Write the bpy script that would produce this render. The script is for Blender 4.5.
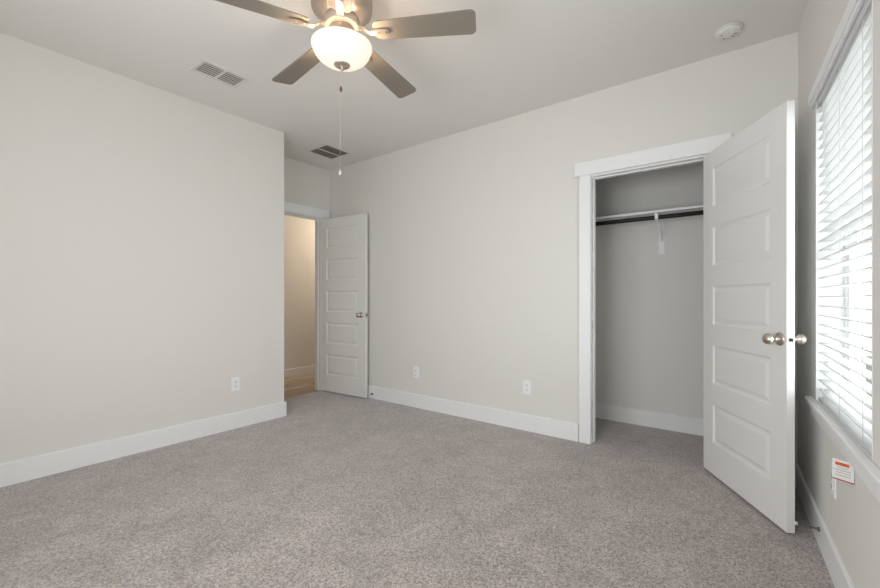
import bpy, bmesh, math, random
from mathutils import Matrix, Vector

for o in list(bpy.data.objects):
    bpy.data.objects.remove(o)
S = bpy.context.scene
COL = S.collection
PI = math.pi

# ------------------------------------------------------------------ camera
F = 402.13
cd = bpy.data.cameras.new('camera')
cam = bpy.data.objects.new('camera', cd)
COL.objects.link(cam)
cam.location = (0, 0, 1.1338)
cam.rotation_euler = (PI/2, 0, 0.6398)
cd.sensor_width = 36
cd.lens = F/880*36
cd.shift_y = 4.8/880
cd.clip_start = 0.02
S.camera = cam

# ------------------------------------------------------------------ world, daylight, exposure
w = bpy.data.worlds.new('world')
S.world = w
w.use_nodes = True
bg = w.node_tree.nodes['Background']
bg.inputs['Color'].default_value = (0.93, 0.97, 1.0, 1)
bg.inputs['Strength'].default_value = 1.0
S.view_settings.view_transform = 'Standard'
S.view_settings.look = 'None'
S.view_settings.gamma = 1
S.view_settings.exposure = 0.80
S.view_settings.use_curve_mapping = False


def area(name, loc, rot, sx, sy, power, color):
    l = bpy.data.lights.new(name, 'AREA')
    l.shape = 'RECTANGLE'
    l.size, l.size_y = sx, sy
    l.energy = power
    l.color = color
    o = bpy.data.objects.new(name, l)
    COL.objects.link(o)
    o.location = loc
    o.rotation_euler = rot
    return o


# daylight entering through the second window of the window wall; the rear pair is added fill light
area('daylight_blinds_window', (0.90, 2.25, 1.10), (0, PI/2+0.30, 0), 2.0, 1.8, 36, (0.95, 0.975, 1.0))
area('daylight_side_window', (0.62, 1.12, 1.2), (0, PI/2+0.30, 0), 1.4, 0.86, 6, (0.93, 0.965, 1.0))
area('rear_fill_left', (-1.75, -0.80, 1.15), (PI/2+0.35, 0, 0), 0.85, 1.4, 9, (0.93, 0.965, 1.0))
area('rear_fill_right', (-0.75, -0.80, 1.15), (PI/2+0.35, 0, 0), 0.85, 1.4, 15, (0.93, 0.965, 1.0))

# ------------------------------------------------------------------ materials
def srgb(r, g, b):
    def f(c):
        c /= 255
        return c/12.92 if c <= 0.04045 else ((c+0.055)/1.055)**2.4
    return (f(r), f(g), f(b), 1)


def mat(name, color, rough=0.6, metal=0.0, spec=0.5):
    m = bpy.data.materials.new(name)
    m.use_nodes = True
    b = m.node_tree.nodes['Principled BSDF']
    b.inputs['Base Color'].default_value = color
    b.inputs['Roughness'].default_value = rough
    b.inputs['Metallic'].default_value = metal
    b.inputs['Specular IOR Level'].default_value = spec
    return m


def add_bump(m, scale, strength, dist=0.002, detail=3):
    nt = m.node_tree
    b = nt.nodes['Principled BSDF']
    tc = nt.nodes.new('ShaderNodeTexCoord')
    n = nt.nodes.new('ShaderNodeTexNoise')
    n.inputs['Scale'].default_value = scale
    n.inputs['Detail'].default_value = detail
    bp = nt.nodes.new('ShaderNodeBump')
    bp.inputs['Strength'].default_value = strength
    bp.inputs['Distance'].default_value = dist
    nt.links.new(tc.outputs['Object'], n.inputs['Vector'])
    nt.links.new(n.outputs['Fac'], bp.inputs['Height'])
    nt.links.new(bp.outputs['Normal'], b.inputs['Normal'])
    return n


M_WALL = mat('wall_paint', srgb(234, 231, 226), 0.75, spec=0.25); add_bump(M_WALL, 220, 0.12)
M_CEIL = mat('ceiling_paint', srgb(236, 233, 229), 0.85, spec=0.2); add_bump(M_CEIL, 160, 0.12)
M_TRIM = mat('white_trim_paint', srgb(246, 246, 246), 0.38)
M_DOOR = mat('white_door_paint', srgb(240, 238, 235), 0.42); add_bump(M_DOOR, 90, 0.05, 0.001)
M_PLATE = mat('white_plastic', srgb(250, 250, 250), 0.35)
M_NICKEL = mat('satin_nickel', srgb(205, 196, 186), 0.28, 1.0)
M_FANMETAL = mat('fan_nickel', srgb(190, 178, 166), 0.42, 0.75)
M_BRONZE = mat('dark_bronze', srgb(38, 36, 38), 0.55, 0.1)
M_DARK = mat('dark_slot', srgb(60, 54, 50), 0.8)
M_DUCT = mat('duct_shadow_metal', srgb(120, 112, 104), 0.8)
M_BLADE = mat('taupe_fan_blade', srgb(138, 128, 116), 0.55)
M_VENT = mat('white_vent_metal', srgb(226, 224, 220), 0.4)
M_SLAT = mat('white_faux_wood_slat', srgb(232, 232, 232), 0.4)
M_CORD = mat('white_cord', srgb(238, 236, 230), 0.7)
M_VINYL = mat('white_vinyl', srgb(236, 237, 238), 0.35)
M_RUBBER = mat('rubber_tip', srgb(225, 223, 220), 0.6)
M_STEEL = mat('spring_steel', srgb(120, 116, 112), 0.35, 0.9)
M_CHAIN = mat('chain_nickel', srgb(214, 205, 195), 0.4, 0.5)
M_FOB = mat('dark_wood_fob', srgb(120, 72, 48), 0.4)
M_PAPER = mat('white_paper', srgb(232, 230, 226), 0.6)
M_ORANGE = mat('orange_ink', srgb(214, 96, 50), 0.5)
M_RED = mat('red_ink', srgb(176, 60, 44), 0.5)
M_GREYINK = mat('grey_ink', srgb(150, 148, 146), 0.6)
M_SIDING = mat('pale_siding', srgb(196, 196, 192), 0.8)
M_SIDETRIM = mat('white_siding_trim', srgb(240, 240, 238), 0.7)
M_GRASS = mat('lawn', srgb(120, 130, 96), 0.95)

# slats let a little daylight through
def translucent_mix(m, fac, col):
    nt = m.node_tree
    out = nt.nodes['Material Output']
    b = nt.nodes['Principled BSDF']
    t = nt.nodes.new('ShaderNodeBsdfTranslucent')
    t.inputs['Color'].default_value = col
    mx = nt.nodes.new('ShaderNodeMixShader')
    mx.inputs[0].default_value = fac
    nt.links.new(b.outputs[0], mx.inputs[1])
    nt.links.new(t.outputs[0], mx.inputs[2])
    nt.links.new(mx.outputs[0], out.inputs['Surface'])
translucent_mix(M_SLAT, 0.18, (0.95, 0.95, 0.95, 1))

# carpet: short cut pile, mottled taupe grey
M_CARPET = mat('taupe_grey_carpet', srgb(160, 152, 146), 0.97, spec=0.1)
def carpet_nodes(m):
    nt = m.node_tree
    b = nt.nodes['Principled BSDF']
    tc = nt.nodes.new('ShaderNodeTexCoord')
    def noise(sc, det, rough=0.5, dist=0.0):
        n = nt.nodes.new('ShaderNodeTexNoise')
        n.inputs['Scale'].default_value = sc
        n.inputs['Detail'].default_value = det
        n.inputs['Roughness'].default_value = rough
        n.inputs['Distortion'].default_value = dist
        nt.links.new(tc.outputs['Object'], n.inputs['Vector'])
        return n
    n1, n2, n3 = noise(85, 4, 0.75), noise(5, 7, 0.72, 0.5), noise(1.3, 3, 0.5, 0.4)
    def ramp(n, a, ca, bb, cb):
        r = nt.nodes.new('ShaderNodeValToRGB')
        r.color_ramp.elements[0].position = a
        r.color_ramp.elements[0].color = ca
        r.color_ramp.elements[1].position = bb
        r.color_ramp.elements[1].color = cb
        nt.links.new(n.outputs['Fac'], r.inputs['Fac'])
        return r
    vo = nt.nodes.new('ShaderNodeTexVoronoi')
    vo.inputs['Scale'].default_value = 165
    nt.links.new(tc.outputs['Object'], vo.inputs['Vector'])
    bw = nt.nodes.new('ShaderNodeRGBToBW')
    nt.links.new(vo.outputs['Color'], bw.inputs[0])
    av = nt.nodes.new('ShaderNodeMix')
    av.inputs[0].default_value = 0.5
    nt.links.new(n1.outputs['Fac'], av.inputs[2])
    nt.links.new(bw.outputs[0], av.inputs[3])
    r1 = ramp(n1, 0.28, srgb(126, 115, 110), 0.72, srgb(204, 192, 186))
    nt.links.new(av.outputs[0], r1.inputs['Fac'])
    r2 = ramp(n2, 0.36, (0.84, 0.84, 0.84, 1), 0.62, (1.06, 1.06, 1.06, 1))
    r3 = ramp(n3, 0.38, (0.93, 0.93, 0.93, 1), 0.62, (1.03, 1.03, 1.03, 1))
    def mul(a, c):
        x = nt.nodes.new('ShaderNodeMix')
        x.data_type = 'RGBA'
        x.blend_type = 'MULTIPLY'
        x.inputs[0].default_value = 1
        nt.links.new(a, x.inputs[6])
        nt.links.new(c, x.inputs[7])
        return x.outputs[2]
    c = mul(mul(r1.outputs[0], r2.outputs[0]), r3.outputs[0])
    nt.links.new(c, b.inputs['Base Color'])
    bp = nt.nodes.new('ShaderNodeBump')
    bp.inputs['Strength'].default_value = 0.35
    bp.inputs['Distance'].default_value = 0.002
    b.inputs['Sheen Weight'].default_value = 0.6
    b.inputs['Sheen Roughness'].default_value = 0.45
    nt.links.new(av.outputs[0], bp.inputs['Height'])
    nt.links.new(bp.outputs['Normal'], b.inputs['Normal'])
carpet_nodes(M_CARPET)

# hall floor: wood planks with strong tone variation
M_WOOD = mat('plank_floor', srgb(160, 130, 104), 0.45)
def wood_nodes(m):
    nt = m.node_tree
    b = nt.nodes['Principled BSDF']
    tc = nt.nodes.new('ShaderNodeTexCoord')
    mp = nt.nodes.new('ShaderNodeMapping')
    mp.inputs['Rotation'].default_value = (0, 0, PI/2)
    br = nt.nodes.new('ShaderNodeTexBrick')
    br.inputs['Scale'].default_value = 1
    br.inputs['Brick Width'].default_value = 1.1
    br.inputs['Row Height'].default_value = 0.16
    br.inputs['Mortar Size'].default_value = 0.002
    br.inputs['Color1'].default_value = srgb(214, 200, 184)
    br.inputs['Color2'].default_value = srgb(164, 142, 124)
    br.inputs['Mortar'].default_value = srgb(84, 62, 48)
    nt.links.new(tc.outputs['Object'], mp.inputs['Vector'])
    nt.links.new(mp.outputs[0], br.inputs['Vector'])
    mp2 = nt.nodes.new('ShaderNodeMapping')
    mp2.inputs['Scale'].default_value = (14, 1.6, 1)
    n = nt.nodes.new('ShaderNodeTexNoise')
    n.inputs['Scale'].default_value = 2.2
    n.inputs['Detail'].default_value = 6
    nt.links.new(tc.outputs['Object'], mp2.inputs['Vector'])
    nt.links.new(mp2.outputs[0], n.inputs['Vector'])
    r = nt.nodes.new('ShaderNodeValToRGB')
    r.color_ramp.elements[0].position = 0.35
    r.color_ramp.elements[0].color = (0.72, 0.70, 0.68, 1)
    r.color_ramp.elements[1].position = 0.65
    r.color_ramp.elements[1].color = (1.1, 1.1, 1.1, 1)
    nt.links.new(n.outputs['Fac'], r.inputs['Fac'])
    x = nt.nodes.new('ShaderNodeMix')
    x.data_type = 'RGBA'
    x.blend_type = 'MULTIPLY'
    x.inputs[0].default_value = 1
    nt.links.new(br.outputs['Color'], x.inputs[6])
    nt.links.new(r.outputs[0], x.inputs[7])
    nt.links.new(x.outputs[2], b.inputs['Base Color'])
wood_nodes(M_WOOD)

# clear pane
M_GLASS = bpy.data.materials.new('window_glass')
M_GLASS.use_nodes = True
def glass_nodes(m):
    nt = m.node_tree
    nt.nodes.remove(nt.nodes['Principled BSDF'])
    out = nt.nodes['Material Output']
    t = nt.nodes.new('ShaderNodeBsdfTransparent')
    t.inputs['Color'].default_value = (0.96, 0.98, 0.97, 1)
    g = nt.nodes.new('ShaderNodeBsdfGlossy')
    g.inputs['Roughness'].default_value = 0.02
    mx = nt.nodes.new('ShaderNodeMixShader')
    mx.inputs[0].default_value = 0.06
    nt.links.new(t.outputs[0], mx.inputs[1])
    nt.links.new(g.outputs[0], mx.inputs[2])
    nt.links.new(mx.outputs[0], out.inputs['Surface'])
glass_nodes(M_GLASS)

# frosted lamp bowl, lit from inside
M_BOWL = mat('frosted_glass_bowl', (0.72, 0.68, 0.62, 1), 0.35)
bb = M_BOWL.node_tree.nodes['Principled BSDF']
bb.inputs['Emission Color'].default_value = (1.0, 0.84, 0.66, 1)
bb.inputs['Emission Strength'].default_value = 0.34
translucent_mix(M_BOWL, 0.03, (1.0, 0.96, 0.9, 1))

# ------------------------------------------------------------------ mesh helpers
MIRRORED = set()
CORG = (0.284, 3.225, 0)       # window wall frame: local +x runs towards the camera, +y is laid out towards the room
def box(bm, x0, x1, y0, y1, z0, z1, bevel=0.0):
    vs = [bm.verts.new((x, y, z)) for z in (z0, z1) for y in (y0, y1) for x in (x0, x1)]
    fs = [bm.faces.new([vs[i] for i in q]) for q in
          ((0, 2, 3, 1), (4, 5, 7, 6), (0, 1, 5, 4), (2, 6, 7, 3), (0, 4, 6, 2), (1, 3, 7, 5))]
    if bevel:
        es = list({e for f in fs for e in f.edges})
        bmesh.ops.bevel(bm, geom=es, offset=bevel, segments=2, affect='EDGES', profile=0.5)


def prism(bm, pts, z0, z1):
    lo = [bm.verts.new((x, y, z0)) for x, y in pts]
    hi = [bm.verts.new((x, y, z1)) for x, y in pts]
    n = len(pts)
    bm.faces.new(lo[::-1]); bm.faces.new(hi)
    for i in range(n):
        bm.faces.new((lo[i], lo[(i+1) % n], hi[(i+1) % n], hi[i]))


def lathe(bm, prof, seg=40, mtx=None, cap=True):
    """prof: list of (r, z), about z"""
    rings = []
    for r, z in prof:
        if r < 1e-6:
            rings.append([bm.verts.new((0, 0, z))])
        else:
            rings.append([bm.verts.new((r*math.cos(2*PI*i/seg), r*math.sin(2*PI*i/seg), z)) for i in range(seg)])
    fs = []
    for a, b in zip(rings, rings[1:]):
        for i in range(seg):
            j = (i+1) % seg
            if len(a) == 1 and len(b) == 1:
                continue
            if len(a) == 1:
                fs.append(bm.faces.new((a[0], b[i], b[j])))
            elif len(b) == 1:
                fs.append(bm.faces.new((a[i], b[0], a[j])))
            else:
                fs.append(bm.faces.new((a[i], b[i], b[j], a[j])))
    if cap:
        if len(rings[0]) > 1: fs.append(bm.faces.new(rings[0]))
        if len(rings[-1]) > 1: fs.append(bm.faces.new(rings[-1][::-1]))
    vs = [v for r in rings for v in r]
    if mtx is not None:
        bmesh.ops.transform(bm, matrix=mtx, verts=vs)
    for f in fs: f.smooth = True
    return vs


def tube(bm, pts, r, seg=10, caps=True):
    pts = [Vector(p) for p in pts]
    rings = []
    up = Vector((0, 0, 1))
    for i, p in enumerate(pts):
        d = (pts[min(i+1, len(pts)-1)] - pts[max(i-1, 0)]).normalized()
        a = d.cross(up)
        if a.length < 1e-3: a = d.cross(Vector((1, 0, 0)))
        a.normalize()
        b = d.cross(a).normalized()
        rr = r[i] if isinstance(r, (list, tuple)) else r
        rings.append([bm.verts.new(p + a*rr*math.cos(2*PI*k/seg) + b*rr*math.sin(2*PI*k/seg)) for k in range(seg)])
    for A, B in zip(rings, rings[1:]):
        for k in range(seg):
            f = bm.faces.new((A[k], A[(k+1) % seg], B[(k+1) % seg], B[k])); f.smooth = True
    if caps:
        bm.faces.new(rings[0][::-1]); bm.faces.new(rings[-1])


def obj(name, bm, m, parent=None, loc=(0, 0, 0), rz=0.0, smooth_angle=None):
    if loc is CORG or (parent is not None and parent.name in MIRRORED):
        for v in bm.verts: v.co.y = -v.co.y       # window wall is laid out in a frame whose +y is the room side
        flip = True
    else:
        flip = False
    bmesh.ops.recalc_face_normals(bm, faces=bm.faces[:])
    me = bpy.data.meshes.new(name)
    bm.to_mesh(me); bm.free()
    me.materials.append(m)
    if smooth_angle:
        me.shade_smooth()
        me.set_sharp_from_angle(angle=smooth_angle)
    o = bpy.data.objects.new(name, me)
    COL.objects.link(o)
    o.location = loc
    o.rotation_euler = (0, 0, rz)
    if parent: o.parent = parent
    if flip: MIRRORED.add(o.name)
    return o


def new(): return bmesh.new()


def tag(o, label, cat, group=None, kind=None):
    o['label'] = label
    o['category'] = cat
    if group: o['group'] = group
    if kind: o['kind'] = kind
    return o


def thing(name, label, cat, loc=(0, 0, 0), rz=0.0, group=None, kind=None):
    o = bpy.data.objects.new(name, None)
    if loc is CORG: MIRRORED.add(o.name)
    o.empty_display_size = 0.1
    COL.objects.link(o)
    o.location = loc
    o.rotation_euler = (0, 0, rz)
    return tag(o, label, cat, group, kind)


def struct(name, bm, m, label, cat, loc=(0, 0, 0), rz=0.0):
    return tag(obj(name, bm, m, None, loc, rz), label, cat, kind='structure')


# ------------------------------------------------------------------ plan of the room
H = 2.74                 # ceiling height
YB = 3.225               # closet wall face
XD = -4.12               # entry wall face
T = 0.115                # wall thickness
YR = -0.60               # rear wall face (behind the camera)
CX, CRZ = 0.284, 0.0278  # window wall: face passes (CX, YB), turned slightly
AX, AY, ARZ = -3.535, 2.222, 0.0218
C_ROT = -PI/2 + CRZ
AORG = (AX, AY, 0)
A_ROT = -PI/2 - ARZ      # local +x towards camera, local +y into the room
def cx_at(y): return CX - CRZ*(y-YB)
def ax_at(y): return AX + ARZ*(y-AY)
DOP = (2.30, 3.085)      # entry door opening (y)
COP = (-0.926, -0.166)   # closet opening (x)
ZO = 2.088               # closet opening height
ZE = 2.110               # entry opening height
LC = YB-YR+0.05

# floors
b = new()
prism(b, [(XD-0.03, 2.1), (XD-0.03, YB+0.05), (-2.0, YB+0.05), (-2.0, 4.05), (0.45, 4.05), (0.55, YR-0.1), (-3.75, YR-0.1), (-3.7, 2.1)], -0.06, 0)
struct('floor', b, M_CARPET, 'taupe grey cut pile carpet covering the bedroom and closet', 'floor')
b = new()
box(b, -5.6, XD-0.03, 1.4, 5.2, -0.06, -0.002)
struct('floor_hall', b, M_WOOD, 'brown wood plank floor seen through the open entry door', 'floor')
# ceilings
b = new()
box(b, -5.6, 0.7, YR-0.2, 5.2, H, H+0.08)
struct('ceiling', b, M_CEIL, 'smooth pale ceiling with the fan hanging from it', 'ceiling')

# walls
b = new()      # closet wall with opening
box(b, XD-T, COP[0]-0.018, YB, YB+T, 0, H)
box(b, COP[1]+0.018, cx_at(YB)+0.2, YB, YB+T, 0, H)
box(b, COP[0]-0.018, COP[1]+0.018, YB, YB+T, ZO+0.018, H)
struct('wall_back', b, M_WALL, 'long greige wall with the closet opening', 'wall')
# window wall (local frame)
W1 = (0.562, 1.463)      # blinds window, local x
W2 = (1.70, 2.583)       # next window, out of frame
WZ = (0.625, 2.095)
WT = 0.16
b = new()
xs = [-0.02, W1[0], W1[1], W2[0], W2[1], LC+0.1]
for i in (0, 2, 4): box(b, xs[i], xs[i+1], -WT, 0, 0, H)
for a, c in (W1, W2):
    box(b, a, c, -WT, 0, 0, WZ[0]); box(b, a, c, -WT, 0, WZ[1], H)
struct('wall_right', b, M_WALL, 'greige window wall at the right edge', 'wall', CORG, C_ROT)
b = new()      # left wall: local x from corner toward camera
box(b, 0, AY-YR+0.2, -T, 0, 0, H)
struct('wall_left', b, M_WALL, 'broad blank greige wall on the left', 'wall', AORG, A_ROT)
b = new()
box(b, XD-T, AX-0.115, AY-T, AY, 0, H)
struct('wall_alcove', b, M_WALL, 'short return wall hidden behind the left wall corner', 'wall')
b = new()      # entry wall
box(b, XD-T, XD, AY-T, DOP[0]-0.018, 0, H)
box(b, XD-T, XD, DOP[1]+0.018, YB, 0, H)
box(b, XD-T, XD, DOP[0]-0.018, DOP[1]+0.018, ZE+0.018, H)
struct('wall_entry', b, M_WALL, 'narrow greige wall above and beside the entry doorway', 'wall')
b = new()      # rear wall with two openings added to let the fill light in
ROP = ((-2.18, -1.32), (-1.18, -0.32))
for a, c in ((-3.75, ROP[0][0]), (ROP[0][1], ROP[1][0]), (ROP[1][1], 0.6)): box(b, a, c, YR-T, YR, 0, H)
for a, c in ROP:
    box(b, a, c, YR-T, YR, 0, WZ[0]); box(b, a, c, YR-T, YR, WZ[1], H)
struct('wall_rear', b, M_WALL, 'wall behind the camera', 'wall')
# closet shell
CB = 3.975
b = new()
box(b, -1.75-T, 0.40+T, CB, CB+T, 0, H); box(b, -1.75-T, -1.75, YB+T, CB, 0, H); box(b, 0.40, 0.40+T, YB+T, CB, 0, H)
struct('wall_closet', b, M_WALL, 'greige inner walls of the closet', 'wall')
# hall shell
b = new()
box(b, -5.25-T, -5.25, 1.4, 5.2, 0, H); box(b, -5.25, XD-T, 5.1, 5.2, 0, H); box(b, -5.25, XD-T, 1.4, 1.5, 0, H)
box(b, XD-T, XD, YB+T, 5.1, 0, H); box(b, XD-T, XD, 1.5, AY-T, 0, H)
struct('wall_hall', b, M_WALL, 'greige hallway wall glowing warm beyond the entry door', 'wall')

# baseboards: square-edged boards with an eased top
BH, BT = 0.138, 0.015
def board(bm, x0, x1, y0, y1, z0=0.0, h=BH, side='-y'):
    """board with a small eased top edge on the room side"""
    e = 0.004
    if side in ('-y', '+y'):
        yr, yw = (y0, y1) if side == '-y' else (y1, y0)
        s = 1 if side == '-y' else -1
        prof = [(yw, z0), (yr, z0), (yr, h-e), (yr+s*e, h), (yw, h)]
        A = [bm.verts.new((x0, y, z)) for y, z in prof]; B = [bm.verts.new((x1, y, z)) for y, z in prof]
    else:
        xr, xw = (x0, x1) if side == '-x' else (x1, x0)
        s = 1 if side == '-x' else -1
        prof = [(xw, z0), (xr, z0), (xr, h-e), (xr+s*e, h), (xw, h)]
        A = [bm.verts.new((x, y0, z)) for x, z in prof]; B = [bm.verts.new((x, y1, z)) for x, z in prof]
    bm.faces.new(A); bm.faces.new(B[::-1])
    for i in range(5):
        j = (i+1) % 5
        bm.faces.new((A[i], B[i], B[j], A[j]))

b = new()
board(b, XD, COP[0]-0.10, YB-BT, YB); board(b, COP[1]+0.10, cx_at(YB)-0.002, YB-BT, YB)
struct('baseboard_back', b, M_TRIM, 'white baseboard along the closet wall', 'baseboard')
b = new()
board(b, -0.0, AY-YR, 0, BT, side='+y')
board(b, -BT, 0.0, -0.6, BT, side='-x')
struct('baseboard_left', b, M_TRIM, 'white baseboard along the blank left wall, ending at its corner', 'baseboard', AORG, A_ROT)
b = new()
board(b, BT, LC, 0, 0.012, side='+y')
struct('baseboard_right', b, M_TRIM, 'white baseboard below the window', 'baseboard', CORG, C_ROT)
b = new()
board(b, -1.75, 0.40, CB-BT, CB); board(b, -1.75, -1.75+BT, YB+T, CB-BT, side='+x'); board(b, 0.40-BT, 0.40, YB+T, CB-BT, side='-x')
struct('baseboard_closet', b, M_TRIM, 'white baseboard inside the closet', 'baseboard')
b = new()
board(b, -5.25, -5.25+BT, 1.5, 5.1, side='+x', h=0.115)
struct('baseboard_hall', b, M_TRIM, 'white baseboard on the far hallway wall', 'baseboard')

# ---------------------------------------------------------------- casings (craftsman: flat legs, header board with a bead)
def casing(bm, a, c, left=True, right=True, lw=0.088, rw=0.088, ext=0.035, extr=0.035, ZO=ZO):
    """local frame: x along wall, -y towards the room (wall face y=0), opening a..c"""
    j = 0.018
    rv = 0.003
    if left: box(bm, a-rv-lw, a-rv, -0.017, 0, 0, ZO+0.012, 0.002)
    if right: box(bm, c+rv, c+rv+rw, -0.017, 0, 0, ZO+0.012, 0.002)
    x0, x1 = a-rv-lw-ext, c+rv+rw+extr
    box(bm, x0-0.004, x1+0.004, -0.028, 0, ZO+0.012, ZO+0.026, 0.004)      # bead
    box(bm, x0, x1, -0.021, 0, ZO+0.026, ZO+0.120, 0.0015)               # header board

def jamb(bm, a, c, jd=T, stop_y=0.045, ZO=ZO):
    j = 0.018
    box(bm, a-j, a, 0, jd, 0, ZO); box(bm, c, c+j, 0, jd, 0, ZO); box(bm, a-j, c+j, 0, jd, ZO, ZO+j)
    box(bm, a, a+0.010, stop_y, stop_y+0.035, 0, ZO, 0.002); box(bm, c-0.010, c, stop_y, stop_y+0.035, 0, ZO, 0.002)
    box(bm, a+0.010, c-0.010, stop_y, stop_y+0.035, ZO-0.010, ZO, 0.002)

b = new(); casing(b, *COP)
t1 = struct('trim_1', b, M_TRIM, 'white flat casing with header board around the closet opening', 'door trim', (0, YB, 0))
b = new(); jamb(b, *COP)
j1 = obj('jamb', b, M_TRIM, t1)
b = new(); box(b, COP[0]-0.0005, COP[0]+0.0015, 0.012, 0.036, 0.90, 0.965)
k = obj('strike_plate', b, M_NICKEL, t1); k['label'] = 'nickel strike plate'

# entry casing: rotate local frame so -y -> +x (room side)
EORG = (XD, DOP[1], 0)
ELEN = DOP[1]-DOP[0]
# local x = distance from the hinge side towards -y ; rotation so local -y = world +x  => rz = +90deg gives local x->+y, -y->+x ; use a = -ELEN..0
b = new(); casing(b, -ELEN, 0, lw=0.05, rw=0.088, ext=0.0, extr=0.025, ZO=ZE)
t2 = struct('trim_2', b, M_TRIM, 'white flat casing with header board around the entry doorway', 'door trim', EORG, PI/2)
b = new(); jamb(b, -ELEN, 0, ZO=ZE)
obj('jamb', b, M_TRIM, t2)

# ---------------------------------------------------------------- five-panel doors
def leaf_mesh(wd, ht, th=0.035):
    """leaf from x=0 (hinge) to wd, y=-th/2..th/2, z=0..ht ; 5 moulded panels each side"""
    bm = new()
    st, top, bot, rail = 0.112, 0.112, 0.200, 0.130
    ph = (ht-top-bot-4*rail)/5
    zs = []
    z = bot
    for i in range(5):
        zs.append((z, z+ph)); z += ph+rail
    rings = [(0, 0), (0.010, 0.0080), (0.021, 0.0085), (0.042, 0.0020)]
    for s in (-1, 1):
        y0 = s*th/2
        def V(x, z, d=0): return bm.verts.new((x, y0 - s*d, z))
        def Q(x0, x1, z0, z1): bm.faces.new([V(x0, z0), V(x1, z0), V(x1, z1), V(x0, z1)])
        Q(0, st, 0, ht); Q(wd-st, wd, 0, ht)
        cuts = [0] + [v for p in zs for v in p] + [ht]
        for i in range(0, len(cuts), 2): Q(st, wd-st, cuts[i], cuts[i+1])
        for z0, z1 in zs:
            prev = None
            for ins, d in rings:
                r = [V(st+ins, z0+ins, d), V(wd-st-ins, z0+ins, d), V(wd-st-ins, z1-ins, d), V(st+ins, z1-ins, d)]
                if prev:
                    for k in range(4):
                        bm.faces.new((prev[k], prev[(k+1) % 4], r[(k+1) % 4], r[k]))
                prev = r
            bm.faces.new(prev)
    h = th/2
    for q in (((0, -h, 0), (0, h, 0), (0, h, ht), (0, -h, ht)), ((wd, -h, 0), (wd, h, 0), (wd, h, ht), (wd, -h, ht)),
              ((0, -h, 0), (wd, -h, 0), (wd, h, 0), (0, h, 0)), ((0, -h, ht), (wd, -h, ht), (wd, h, ht), (0, h, ht))):
        bm.faces.new([bm.verts.new(p) for p in q])
    bmesh.ops.remove_doubles(bm, verts=bm.verts[:], dist=1e-5)
    return bm


def knob_mesh(side):
    bm = new()
    prof = [(0.0, 0.0), (0.032, 0.0), (0.033, 0.003), (0.030, 0.008), (0.018, 0.011), (0.0125, 0.014), (0.0115, 0.028),
            (0.014, 0.034), (0.022, 0.040), (0.0268, 0.048), (0.0275, 0.055), (0.0262, 0.062), (0.021, 0.069), (0.011, 0.0735), (0.0, 0.0745)]
    R = Matrix.Rotation(-PI/2 if side > 0 else PI/2, 4, 'X')
    lathe(bm, prof, 40, R, cap=False)
    return bm


def make_door(name, label, cat, hinge, ang, wd, ht=2.068, z0=0.014, hinge_side=1, kb=0.060, kz=0.938):
    """door thing at the hinge line; local x along leaf"""
    t = thing(name, label, cat, (hinge[0], hinge[1], 0), ang, kind='structure')
    th = 0.035
    lf = obj('leaf', leaf_mesh(wd, ht, th), M_DOOR, t, (0, 0, z0))
    for s in (1, -1):
        k = obj('door_knob', knob_mesh(s), M_NICKEL, t, (wd-kb, s*(th/2-0.0005), kz))
        k['label'] = 'round satin nickel knob'
    bm = new(); box(bm, wd-0.0005, wd+0.0012, -0.0125, 0.0125, kz-0.029, kz+0.029, 0.0004)
    p = obj('latch_plate', bm, M_NICKEL, t)
    bm = new(); box(bm, wd, wd+0.010, -0.006, 0.006, kz-0.009, kz+0.009, 0.002)
    obj('latch_bolt', bm, M_BRONZE, p)
    for hz in (0.22, 1.05, 1.88):
        bm = new()
        lathe(bm, [(0, hz-0.045), (0.006, hz-0.045), (0.006, hz+0.045), (0, hz+0.045)], 14, Matrix.Translation((0.0, hinge_side*(th/2+0.005), 0)), cap=False)
        box(bm, 0.0, 0.03, hinge_side*th/2-0.001, hinge_side*th/2+0.0015, hz-0.044, hz+0.044)
        obj('hinge', bm, M_NICKEL, t)
    return t

import math as _m
cdir = _m.atan2(2.551-3.213, 0.186+0.178)
# leaf's far (window side) face carries the pin; local +y of the leaf points to the window wall side
make_door('door_1', 'white five-panel closet door swung open in front of the window wall', 'closet door', (-0.176, 3.208), math.atan2(2.545-3.208, 0.197+0.176), 0.762, kb=0.044, kz=0.937)
make_door('door_2', 'white five-panel entry door standing open against the closet wall', 'entry door', (-4.135, 3.105), 0.075, 0.745, ht=2.090, kz=0.950)

# ---------------------------------------------------------------- door stops (spring on baseboard)
def door_stop(name, label, p, d, L=0.07):
    """p: base on the baseboard, d: direction unit xy"""
    t = thing(name, label, 'door stop', (p[0], p[1], p[2]), math.atan2(d[1], d[0]), group=None)
    bm = new(); lathe(bm, [(0, 0), (0.011, 0), (0.010, 0.006), (0.005, 0.010), (0, 0.010)], 20, Matrix.Rotation(PI/2, 4, 'Y'), cap=False)
    obj('base', bm, M_STEEL, t)
    bm = new()
    n = 12
    pts = [(0.008+L*i/(n*10), 0.0045*math.cos(2*PI*i/10), 0.0045*math.sin(2*PI*i/10)) for i in range(n*10+1)]
    tube(bm, pts, 0.0011, 6)
    obj('spring', bm, M_STEEL, t)
    bm = new(); lathe(bm, [(0, L+0.004), (0.007, L+0.005), (0.008, L+0.012), (0.006, L+0.018), (0, L+0.019)], 20, Matrix.Rotation(PI/2, 4, 'Y'), cap=False)
    k = obj('rubber_tip', bm, M_RUBBER, t); k['label'] = 'white rubber tip'
door_stop('door_stop', 'spring door stop on the baseboard beside the closet door', (cx_at(2.49)-0.012, 2.49, 0.088), (-1, 0.05))
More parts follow.
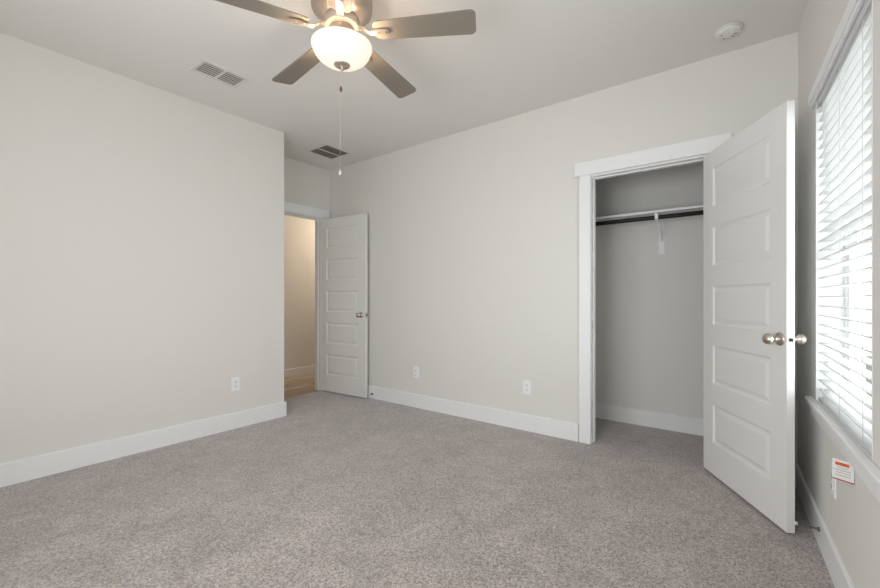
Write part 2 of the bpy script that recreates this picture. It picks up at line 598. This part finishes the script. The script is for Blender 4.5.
door_stop('door_stop', 'small spring door stop on the baseboard behind the entry door', (-3.345, YB-BT, 0.055), (0, -1), L=0.035)

# ---------------------------------------------------------------- wall outlets
def outlet(label, loc, rz, blank=False):
    """local: wall plane y=0, room side -y"""
    t = thing('wall_outlet', label, 'outlet', loc, rz, group='white wall outlets')
    bm = new(); box(bm, -0.036, 0.036, -0.006, 0, -0.060, 0.060, 0.0025)
    obj('cover_plate', bm, M_PLATE, t)
    for s in (-1, 1):
        bm = new(); box(bm, -0.0165, 0.0165, -0.0085, -0.005, s*0.020-0.0145, s*0.020+0.0145, 0.003)
        r = obj('receptacle', bm, M_PLATE, t)
        bm = new()
        box(bm, -0.0085, -0.0060, -0.0092, -0.0084, s*0.020-0.003, s*0.020+0.007)
        box(bm, 0.0055, 0.0080, -0.0092, -0.0084, s*0.020-0.003, s*0.020+0.006)
        lathe(bm, [(0, 0), (0.0028, 0), (0.0028, 0.0008), (0, 0.0008)], 12, Matrix.Translation((0, -0.0084, s*0.020-0.009)) @ Matrix.Rotation(PI/2, 4, 'X'), cap=False)
        obj('slots', bm, M_DARK, r)
    bm = new(); lathe(bm, [(0, 0), (0.003, 0), (0.0025, 0.0015), (0, 0.0016)], 12, Matrix.Translation((0, -0.0055, 0)) @ Matrix.Rotation(PI/2, 4, 'X'), cap=False)
    obj('screw', bm, M_PLATE, t)
    return t
outlet('white outlet low on the closet wall, the one nearer the entry door', (-2.711, YB, 0.366), 0)
outlet('white outlet low on the closet wall, the one nearer the closet', (-1.465, YB, 0.372), 0)
outlet('white outlet low on the blank left wall', (ax_at(1.758), 1.758, 0.388), PI/2-ARZ)
outlet('white outlet under the windowsill on the window wall', (cx_at(2.27), 2.27, 0.392), -PI/2+CRZ)

# safety card hung above that outlet, standing off the wall at an angle
t = thing('warning_card', 'small white card with orange heading under the windowsill', 'card', (cx_at(1.955)-0.003, 1.955, 0.532), math.atan2(0.030, -0.052))
bm = new(); box(bm, 0.0, 0.058, -0.0005, 0.0005, -0.036, 0.036)
obj('paper', bm, M_PAPER, t)
def strip(nm, m, x0, x1, z0, z1):
    bm = new(); box(bm, x0, x1, 0.0005, 0.0009, z0, z1); return obj(nm, bm, m, t)
strip('orange_heading', M_ORANGE, 0.012, 0.050, 0.016, 0.027)
strip('red_stripe', M_RED, 0.0, 0.058, -0.036, -0.032)
for i, (x0, x1) in enumerate(((0.014, 0.044), (0.008, 0.052), (0.008, 0.047), (0.008, 0.050))):
    z = 0.008-i*0.009
    strip('text_line', M_GREYINK, x0, x1, z, z+0.0018)

# ---------------------------------------------------------------- closet shelf, rod, bracket
b = new(); box(b, -1.75, 0.40, 3.675, CB, 1.836, 1.855, 0.002)
tag(obj('closet_shelf', b, M_TRIM), 'long white closet shelf board above the dark rod', 'shelf')
b = new(); tube(b, [(-1.75, 3.722, 1.804), (0.40, 3.722, 1.804)], 0.018, 24)
tag(obj('closet_rod', b, M_BRONZE), 'dark bronze hanging rod under the closet shelf', 'closet rod')
t = thing('shelf_bracket', 'white metal bracket holding the closet shelf and rod', 'bracket', (-0.545, CB, 1.836))
bm = new(); box(bm, -0.021, 0.021, -0.004, 0, -0.315, 0, 0.001); obj('wall_plate', bm, M_TRIM, t)
bm = new(); box(bm, -0.012, 0.012, -0.29, -0.004, -0.006, 0, 0.001); obj('arm', bm, M_TRIM, t)
bm = new()
pts = []
for i in range(13):
    u = i/12
    pts.append((0, -0.262+u*0.255, -0.040-0.165*(u**1.6)))
for (a, c) in zip(pts, pts[1:]):
    pass
lo = [bm.verts.new((sx*0.008, y, z)) for (x, y, z) in pts for sx in (-1, 1)]
hi = [bm.verts.new((sx*0.008, y, z+0.016)) for (x, y, z) in pts for sx in (-1, 1)]
for i in range(12):
    a, c = 2*i, 2*i+2
    bm.faces.new((lo[a], lo[a+1], lo[c+1], lo[c])); bm.faces.new((hi[a], hi[a+1], hi[c+1], hi[c]))
    bm.faces.new((lo[a], lo[c], hi[c], hi[a])); bm.faces.new((lo[a+1], lo[c+1], hi[c+1], hi[a+1]))
bm.faces.new((lo[0], lo[1], hi[1], hi[0])); bm.faces.new((lo[-2], lo[-1], hi[-1], hi[-2]))
obj('brace', bm, M_TRIM, t)
bm = new()   # hook wrapping the rod
cy, cz = 3.722-CB, 1.804-1.836
pts = [(0, cy-0.020, -0.003)] + [(0, cy-0.0205*math.cos(a), cz-0.0205*math.sin(a)) for a in [PI*i/12 for i in range(13)]] + [(0, cy+0.0205, -0.003)]
for A, B in zip(pts, pts[1:]):
    A, B = Vector(A), Vector(B)
    d = (B-A).normalized(); n = Vector((0, -d.z, d.y))*0.002
    vs = [bm.verts.new(p+q+Vector((sx*0.012, 0, 0))) for sx in (-1, 1) for p, q in ((A, -n), (B, -n), (B, n), (A, n))]
    for q in ((0, 1, 2, 3), (7, 6, 5, 4), (0, 4, 5, 1), (1, 5, 6, 2), (2, 6, 7, 3), (3, 7, 4, 0)):
        bm.faces.new([vs[i] for i in q])
obj('rod_hook', bm, M_TRIM, t)

# ---------------------------------------------------------------- ceiling vents
def vent(label, c, sx, sy, rz, split_axis, name='air_vent', dark=M_DUCT, tilt=35, n=7, wide=0.62):
    t = thing(name, label, 'vent', (c[0], c[1], H), rz)
    fw = 0.028
    bm = new()
    box(bm, -sx/2, sx/2, -sy/2, -sy/2+fw, -0.006, 0, 0.002); box(bm, -sx/2, sx/2, sy/2-fw, sy/2, -0.006, 0, 0.002)
    box(bm, -sx/2, -sx/2+fw, -sy/2+fw, sy/2-fw, -0.006, 0, 0.002); box(bm, sx/2-fw, sx/2, -sy/2+fw, sy/2-fw, -0.006, 0, 0.002)
    if split_axis == 'x': box(bm, -0.009, 0.009, -sy/2+fw, sy/2-fw, -0.006, 0, 0.001)
    else: box(bm, -sx/2+fw, sx/2-fw, -0.009, 0.009, -0.006, 0, 0.001)
    obj('frame', bm, M_VENT, t)
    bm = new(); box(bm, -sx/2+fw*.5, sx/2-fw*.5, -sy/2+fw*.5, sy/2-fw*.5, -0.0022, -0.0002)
    obj('duct_shade_plate', bm, dark, t)  # flat plate, its dull colour stands in for shade inside the duct
    bm = new()
    yy = sy/2-fw
    for i in range(n):
        y = -yy + (i+0.5)*2*yy/n
        if split_axis == 'y' and abs(y) < 0.010: continue
        a = math.radians(tilt); hw = yy/n*wide
        dy, dz = hw*math.cos(a), 0.0018
        vs = [bm.verts.new((x, y+s*dy, -0.0042+s*dz)) for x in (-sx/2+fw, sx/2-fw) for s in (-1, 1)]
        f = bm.faces.new((vs[0], vs[1], vs[3], vs[2]))
        ex = bmesh.ops.extrude_face_region(bm, geom=[f])
        bmesh.ops.translate(bm, vec=(0, 0, -0.0008), verts=[v for v in ex['geom'] if isinstance(v, bmesh.types.BMVert)])
    obj('louvers', bm, M_VENT, t)
    return t
vent('white louvered air vent on the ceiling left of the fan', (-2.98, 1.368), 0.325, 0.215, PI/2, 'x', tilt=25, n=6, wide=0.8)
vent('dark air return vent on the ceiling near the entry door', (-3.60, 2.805), 0.35, 0.35, PI/2, 'y', n=14, tilt=65)

# ---------------------------------------------------------------- smoke detector
t = thing('smoke_detector', 'round white smoke detector on the ceiling above the closet door', 'smoke detector', (-0.052, 2.955, H))
bm = new(); lathe(bm, [(0, 0), (0.072, 0), (0.073, -0.008), (0.070, -0.012), (0, -0.012)], 48, cap=False); obj('base', bm, M_VENT, t)
bm = new(); lathe(bm, [(0.060, -0.010), (0.066, -0.014), (0.065, -0.020), (0.058, -0.027), (0.03, -0.030), (0, -0.0305)], 48, cap=False); obj('cover', bm, M_CEIL, t)
bm = new(); lathe(bm, [(0, -0.030), (0.009, -0.030), (0.009, -0.0325), (0, -0.033)], 20, Matrix.Translation((0.02, -0.015, 0)), cap=False); obj('test_button', bm, M_PLATE, t)
for a in (0.2, 0.9, 2.3, 3.6):
    bm = new()
    box(bm, 0.035*math.cos(a)-0.006, 0.035*math.cos(a)+0.006, 0.035*math.sin(a)-0.002, 0.035*math.sin(a)+0.002, -0.0315, -0.0285)
    obj('slot', bm, M_DARK, t)

# ---------------------------------------------------------------- window 1: frame, sill, head trim, blind
JD = 0.095   # depth of recess before the vinyl frame
def window(name, label, W, muntin=True):
    t = thing(name, label, 'window', CORG, C_ROT, kind='structure')
    a, c = W
    z0, z1 = WZ
    fw = 0.045
    bm = new()
    box(bm, a, a+fw, -WT, -JD, z0, z1, 0.002); box(bm, c-fw, c, -WT, -JD, z0, z1, 0.002)
    box(bm, a+fw, c-fw, -WT, -JD, z0, z0+fw, 0.002); box(bm, a+fw, c-fw, -WT, -JD, z1-fw, z1, 0.002)
    obj('window_frame', bm, M_VINYL, t)
    zm = (z0+z1)/2
    for nm, za, zb, ya, yb in (('lower_sash', z0+fw, zm+0.02, -JD-0.030, -JD-0.006), ('upper_sash', zm-0.02, z1-fw, -JD-0.056, -JD-0.032)):
        bm = new(); s = 0.035
        box(bm, a+fw, a+fw+s, ya, yb, za, zb, 0.002); box(bm, c-fw-s, c-fw, ya, yb, za, zb, 0.002)
        box(bm, a+fw+s, c-fw-s, ya, yb, za, za+s, 0.002); box(bm, a+fw+s, c-fw-s, ya, yb, zb-s, zb, 0.002)
        if muntin: box(bm, (a+c)/2-0.010, (a+c)/2+0.010, ya+0.004, yb-0.004, za+s, zb-s)
        q = obj(nm, bm, M_VINYL, t)
        bm = new(); box(bm, a+fw+s-0.005, c-fw-s+0.005, (ya+yb)/2-0.002, (ya+yb)/2+0.002, za+s-0.005, zb-s+0.005)
        obj('pane', bm, M_GLASS, q)
    return t
w1 = window('window_1', 'bright window behind white horizontal blinds', W1)
w2 = window('window_2', 'second window of the window wall, beside the blinds', W2)
def head_sill(par, x0, x1):
    # sill board with nose, apron below, header board with a bead
    bm = new(); box(bm, x0, x1, -JD, 0.0, WZ[0]-0.024, WZ[0], 0.0) if False else None
    return
# one continuous sill and head over both windows
bm = new()
SX0, SX1 = W1[0]-0.085, W2[1]+0.10
box(bm, SX0, SX1, 0.0, 0.031, WZ[0]-0.006, WZ[0]+0.018, 0.005)
for a, c in (W1, W2): box(bm, a, c, -JD, 0.0, WZ[0], WZ[0]+0.018)
sl = struct('trim_3', bm, M_TRIM, 'white windowsill board projecting below the blinds', 'windowsill', CORG, C_ROT)
bm = new(); box(bm, SX0+0.03, SX1-0.03, 0.0, 0.014, WZ[0]-0.062, WZ[0]-0.006, 0.002)
obj('apron', bm, M_TRIM, sl)
bm = new()
box(bm, SX0+0.005, SX1-0.005, 0.0, 0.018, WZ[1]+0.010, WZ[1]+0.060, 0.002)
box(bm, SX0+0.012, SX1-0.012, 0.0, 0.013, WZ[1]-0.008, WZ[1]+0.010, 0.003)
struct('trim_4', bm, M_TRIM, 'white head trim board above the blinds', 'window trim', CORG, C_ROT)
# white jamb liners of the window recess
bm = new()
for a, c in (W1, W2):
    box(bm, a, a+0.006, -JD, 0.001, WZ[0]+0.018, WZ[1]-0.006); box(bm, c-0.006, c, -JD, 0.001, WZ[0]+0.018, WZ[1]-0.006)
    box(bm, a, c, -JD, 0.001, WZ[1]-0.006, WZ[1])
struct('trim_5', bm, M_TRIM, 'white liners inside the window recess', 'window trim', CORG, C_ROT)

def blind(label, W):
    t = thing('window_blind', label, 'blind', CORG, C_ROT)
    a, c = W[0]+0.0075, W[1]-0.0075
    yc = -0.032
    zt, zb = WZ[1]-0.007, WZ[0]+0.019
    bm = new(); box(bm, a, c, yc-0.028, yc+0.024, zt-0.030, zt, 0.002); obj('headrail', bm, M_SLAT, t)
    bm = new(); box(bm, a-0.002, c+0.002, yc+0.025, yc+0.031, zt-0.034, zt-0.001, 0.002); v = obj('valance', bm, M_SLAT, t)
    pitch = 0.0445
    bm = new()
    z = zt-0.055
    zr = zb+0.040
    hw = 0.025
    tl = math.radians(2)
    def slat(z, tl):
        N = 6
        top, bot = [], []
        for i in range(N+1):
            u = -1+2*i/N
            y = yc + hw*u*math.cos(tl)
            zz = z + hw*u*math.sin(tl) + 0.0016*(1-u*u)
            top.append([bm.verts.new((x, y, zz+0.0014)) for x in (a+0.0005, c-0.0005)])
            bot.append([bm.verts.new((x, y, zz-0.0014)) for x in (a+0.0005, c-0.0005)])
        for i in range(N):
            bm.faces.new((top[i][0], top[i][1], top[i+1][1], top[i+1][0])); bm.faces.new((bot[i][0], bot[i+1][0], bot[i+1][1], bot[i][1]))
            for e in (0, 1): bm.faces.new((top[i][e], top[i+1][e], bot[i+1][e], bot[i][e]))
        bm.faces.new((top[0][0], bot[0][0], bot[0][1], top[0][1])); bm.faces.new((top[N][0], top[N][1], bot[N][1], bot[N][0]))
    zlist = []
    while z > zr:
        slat(z, tl); zlist.append(z); z -= pitch
    obj('slats', bm, M_SLAT, t)
    bm = new(); box(bm, a+0.003, c-0.003, yc-0.025, yc+0.025, zb+0.001, zb+0.017, 0.002); obj('bottom_rail', bm, M_SLAT, t)
    for f in (0.14, 0.5, 0.86):
        x = a+(c-a)*f
        bm = new()
        for yy in (yc+hw+0.0015, yc-hw-0.0015): tube(bm, [(x, yy, zt-0.030), (x, yy, zb+0.012)], 0.0011, 6)
        for zz in zlist: tube(bm, [(x, yc+hw+0.0015, zz-0.003), (x, yc-hw-0.0015, zz-0.003)], 0.0008, 5)
        obj('ladder_cord', bm, M_CORD, t)
    bm = new(); x = a+0.06
    box(bm, x-0.008, x+0.008, yc+0.031, yc+0.034, zt-0.034, zt-0.018, 0.001); k = obj('valance_clip', bm, M_CHAIN, t)
    return t
blind('white horizontal slat blind hanging in the window', W1)

# second window's blind is out of view; outside ground and neighbour house
bm = new(); box(bm, 0.75, 14, -12, 16, -0.5, -0.45)
struct('ground', bm, M_GRASS, 'lawn outside the window', 'ground')
t = thing('neighbour_house', 'pale sided neighbouring house glimpsed through the blinds', 'house', (4.6, 4.0, -0.45))
bm = new(); box(bm, 0, 0.2, -1.0, 9, 0, 3.0)
for i in range(19): box(bm, -0.012, 0, -1.0, 9, i*0.155, i*0.155+0.150)
obj('siding_wall', bm, M_SIDING, t)
bm = new(); box(bm, -0.03, 0.2, -1.12, -1.0, 0, 3.0); obj('corner_board', bm, M_SIDETRIM, t)
bm = new(); prism(bm, [(-0.5, -1.4), (0.6, -1.4), (0.6, 9.2), (-0.5, 9.2)], 3.0, 3.12); obj('eave', bm, M_SIDETRIM, t)

# ---------------------------------------------------------------- ceiling fan
FX, FY = -1.624, 1.346
ZB = 2.486
t = thing('ceiling_fan', 'satin nickel ceiling fan with five taupe blades and a lit frosted bowl', 'ceiling fan', (FX, FY, 0))
bm = new()
lathe(bm, [(0.0, H), (0.118, H), (0.128, H-0.02), (0.150, H-0.075), (0.152, H-0.10), (0.152, H-0.125), (0.149, H-0.138), (0.120, H-0.152), (0.096, H-0.178), (0.0, H-0.180)], 64, cap=False)
obj('motor_housing', bm, M_FANMETAL, t)
bm = new(); lathe(bm, [(0, H-0.179), (0.084, H-0.179), (0.088, H-0.188), (0.090, H-0.225), (0.082, H-0.232), (0, H-0.232)], 48, cap=False)
obj('flywheel', bm, M_FANMETAL, t)
bm = new(); lathe(bm, [(0, H-0.231), (0.062, H-0.231), (0.066, H-0.24), (0.066, H-0.285), (0.085, H-0.297), (0.100, H-0.312), (0.100, H-0.320), (0.0, H-0.322)], 48, cap=False)
obj('light_fitter', bm, M_FANMETAL, t)
PH0 = 6.795
ZR = 2.414
for k in range(5):
    a = PH0 + k*2*PI/5
    # blade
    bm = new()
    r0, r1 = 0.168, 0.680
    outline = []
    w0, w1 = 0.054, 0.069
    cr0, cr1 = 0.030, 0.028
    def corner(cx_, cy_, r, a0, a1, n=7):
        return [(cx_+r*math.cos(a0+(a1-a0)*i/n), cy_+r*math.sin(a0+(a1-a0)*i/n)) for i in range(n+1)]
    outline += corner(r1-cr1, w1-cr1, cr1, PI/2, 0) + corner(r1-cr1, -w1+cr1, cr1, 0, -PI/2)
    outline += corner(r0+cr0, -w0+cr0, cr0, -PI/2, -PI) + corner(r0+cr0, w0-cr0, cr0, PI, PI/2)
    prism(bm, outline, -0.003, 0.003)
    bmesh.ops.transform(bm, matrix=Matrix.Rotation(math.radians(-11), 4, 'X'), verts=bm.verts[:])
    obj('blade', bm, M_BLADE, t, (0, 0, ZB), a)
    # blade iron: flat curved arm from the flywheel to the blade, widening to a plate
    bm = new()
    path = [(0.070, 0.032, 0.015), (0.095, 0.022, 0.015), (0.120, 0.004, 0.015), (0.145, -0.012, 0.015), (0.170, -0.014, 0.016), (0.205, -0.013, 0.017), (0.235, -0.012, 0.015), (0.245, -0.012, 0.010)]
    rows = []
    for (x, z, hw) in path:
        tz = 0 if x < 0.16 else math.tan(math.radians(-11))
        rows.append([bm.verts.new((x, s*hw, z+dz+tz*s*hw)) for (s, dz) in ((-1, 0), (1, 0), (1, 0.006), (-1, 0.006))])
    for A, B in zip(rows, rows[1:]):
        for q in range(4): bm.faces.new((A[q], A[(q+1) % 4], B[(q+1) % 4], B[q]))
    bm.faces.new(rows[0]); bm.faces.new(rows[-1][::-1])
    ir = obj('blade_arm', bm, M_FANMETAL, t, (0, 0, ZB+0.0), a, smooth_angle=0.6)
    for px in (0.190, 0.225):
        bm = new()
        lathe(bm, [(0, 0), (0.0045, 0), (0.003, -0.003), (0, -0.003)], 12, Matrix.Translation((px, 0, -0.0135)), cap=False)
        obj('screw', bm, M_NICKEL, ir)
# bowl (open at the top)
bm = new()
prof = []
RB, DB = 0.143, 0.089
for i in range(19):
    u = i/18*PI/2
    prof.append((max(RB*math.cos(u)**1.0 if i < 18 else 0.0, 0.0), ZR - DB*math.sin(u)))
prof = [(RB+0.004, ZR+0.006), (RB+0.005, ZR+0.001)] + prof
prof[-1] = (0.0, prof[-1][1])
lathe(bm, prof, 64, cap=False)
o = obj('glass_bowl', bm, M_BOWL, t)
o['label'] = 'glowing frosted glass bowl'
md = o.modifiers.new('thick', 'SOLIDIFY'); md.thickness = 0.004; md.offset = 1
bm = new(); lathe(bm, [(0, ZR-DB+0.004), (0.038, ZR-DB+0.006), (0.041, ZR-DB-0.001), (0.034, ZR-DB-0.006), (0.012, ZR-DB-0.009), (0.008, ZR-DB-0.018), (0.009, ZR-DB-0.024), (0.005, ZR-DB-0.030), (0, ZR-DB-0.031)], 32, cap=False)
obj('finial', bm, M_FANMETAL, t)
# pull chains
def chain(x, y, z0, z1, fobm):
    bm = new(); tube(bm, [(x, y, z0), (x, y, z1)], 0.0006, 6)
    zz = z0
    while zz > z1:
        bmesh.ops.create_icosphere(bm, subdivisions=1, radius=0.0012, matrix=Matrix.Translation((x, y, zz))); zz -= 0.011
    c = obj('pull_chain', bm, M_CHAIN, t)
    bm = new(); lathe(bm, [(0, z1+0.004), (0.003, z1+0.002), (0.0065, z1-0.008), (0.0075, z1-0.018), (0.004, z1-0.026), (0, z1-0.028)], 16, Matrix.Translation((x, y, 0)), cap=False)
    obj('fob', bm, fobm, c)
chain(-0.004, -0.004, ZR-DB-0.030, 2.215, M_FOB)
chain(-0.013, -0.001, ZR-DB-0.030, 1.792, M_CHAIN)
# bulbs
for k in range(2):
    a = k*PI+0.4
    l = bpy.data.lights.new('fan_bulb', 'POINT'); l.energy = 3.6; l.color = (1.0, 0.79, 0.58); l.shadow_soft_size = 0.028
    lo_ = bpy.data.objects.new('fan_bulb', l); COL.objects.link(lo_); lo_.parent = t
    lo_.location = (0.062*math.cos(a), 0.062*math.sin(a), ZR-0.035)
# hallway ceiling light
l = bpy.data.lights.new('hall_lamp', 'POINT'); l.energy = 9.0; l.color = (1.0, 0.84, 0.66); l.shadow_soft_size = 0.12
o = bpy.data.objects.new('hall_lamp', l); COL.objects.link(o); o.location = (-4.62, 4.3, 2.25)
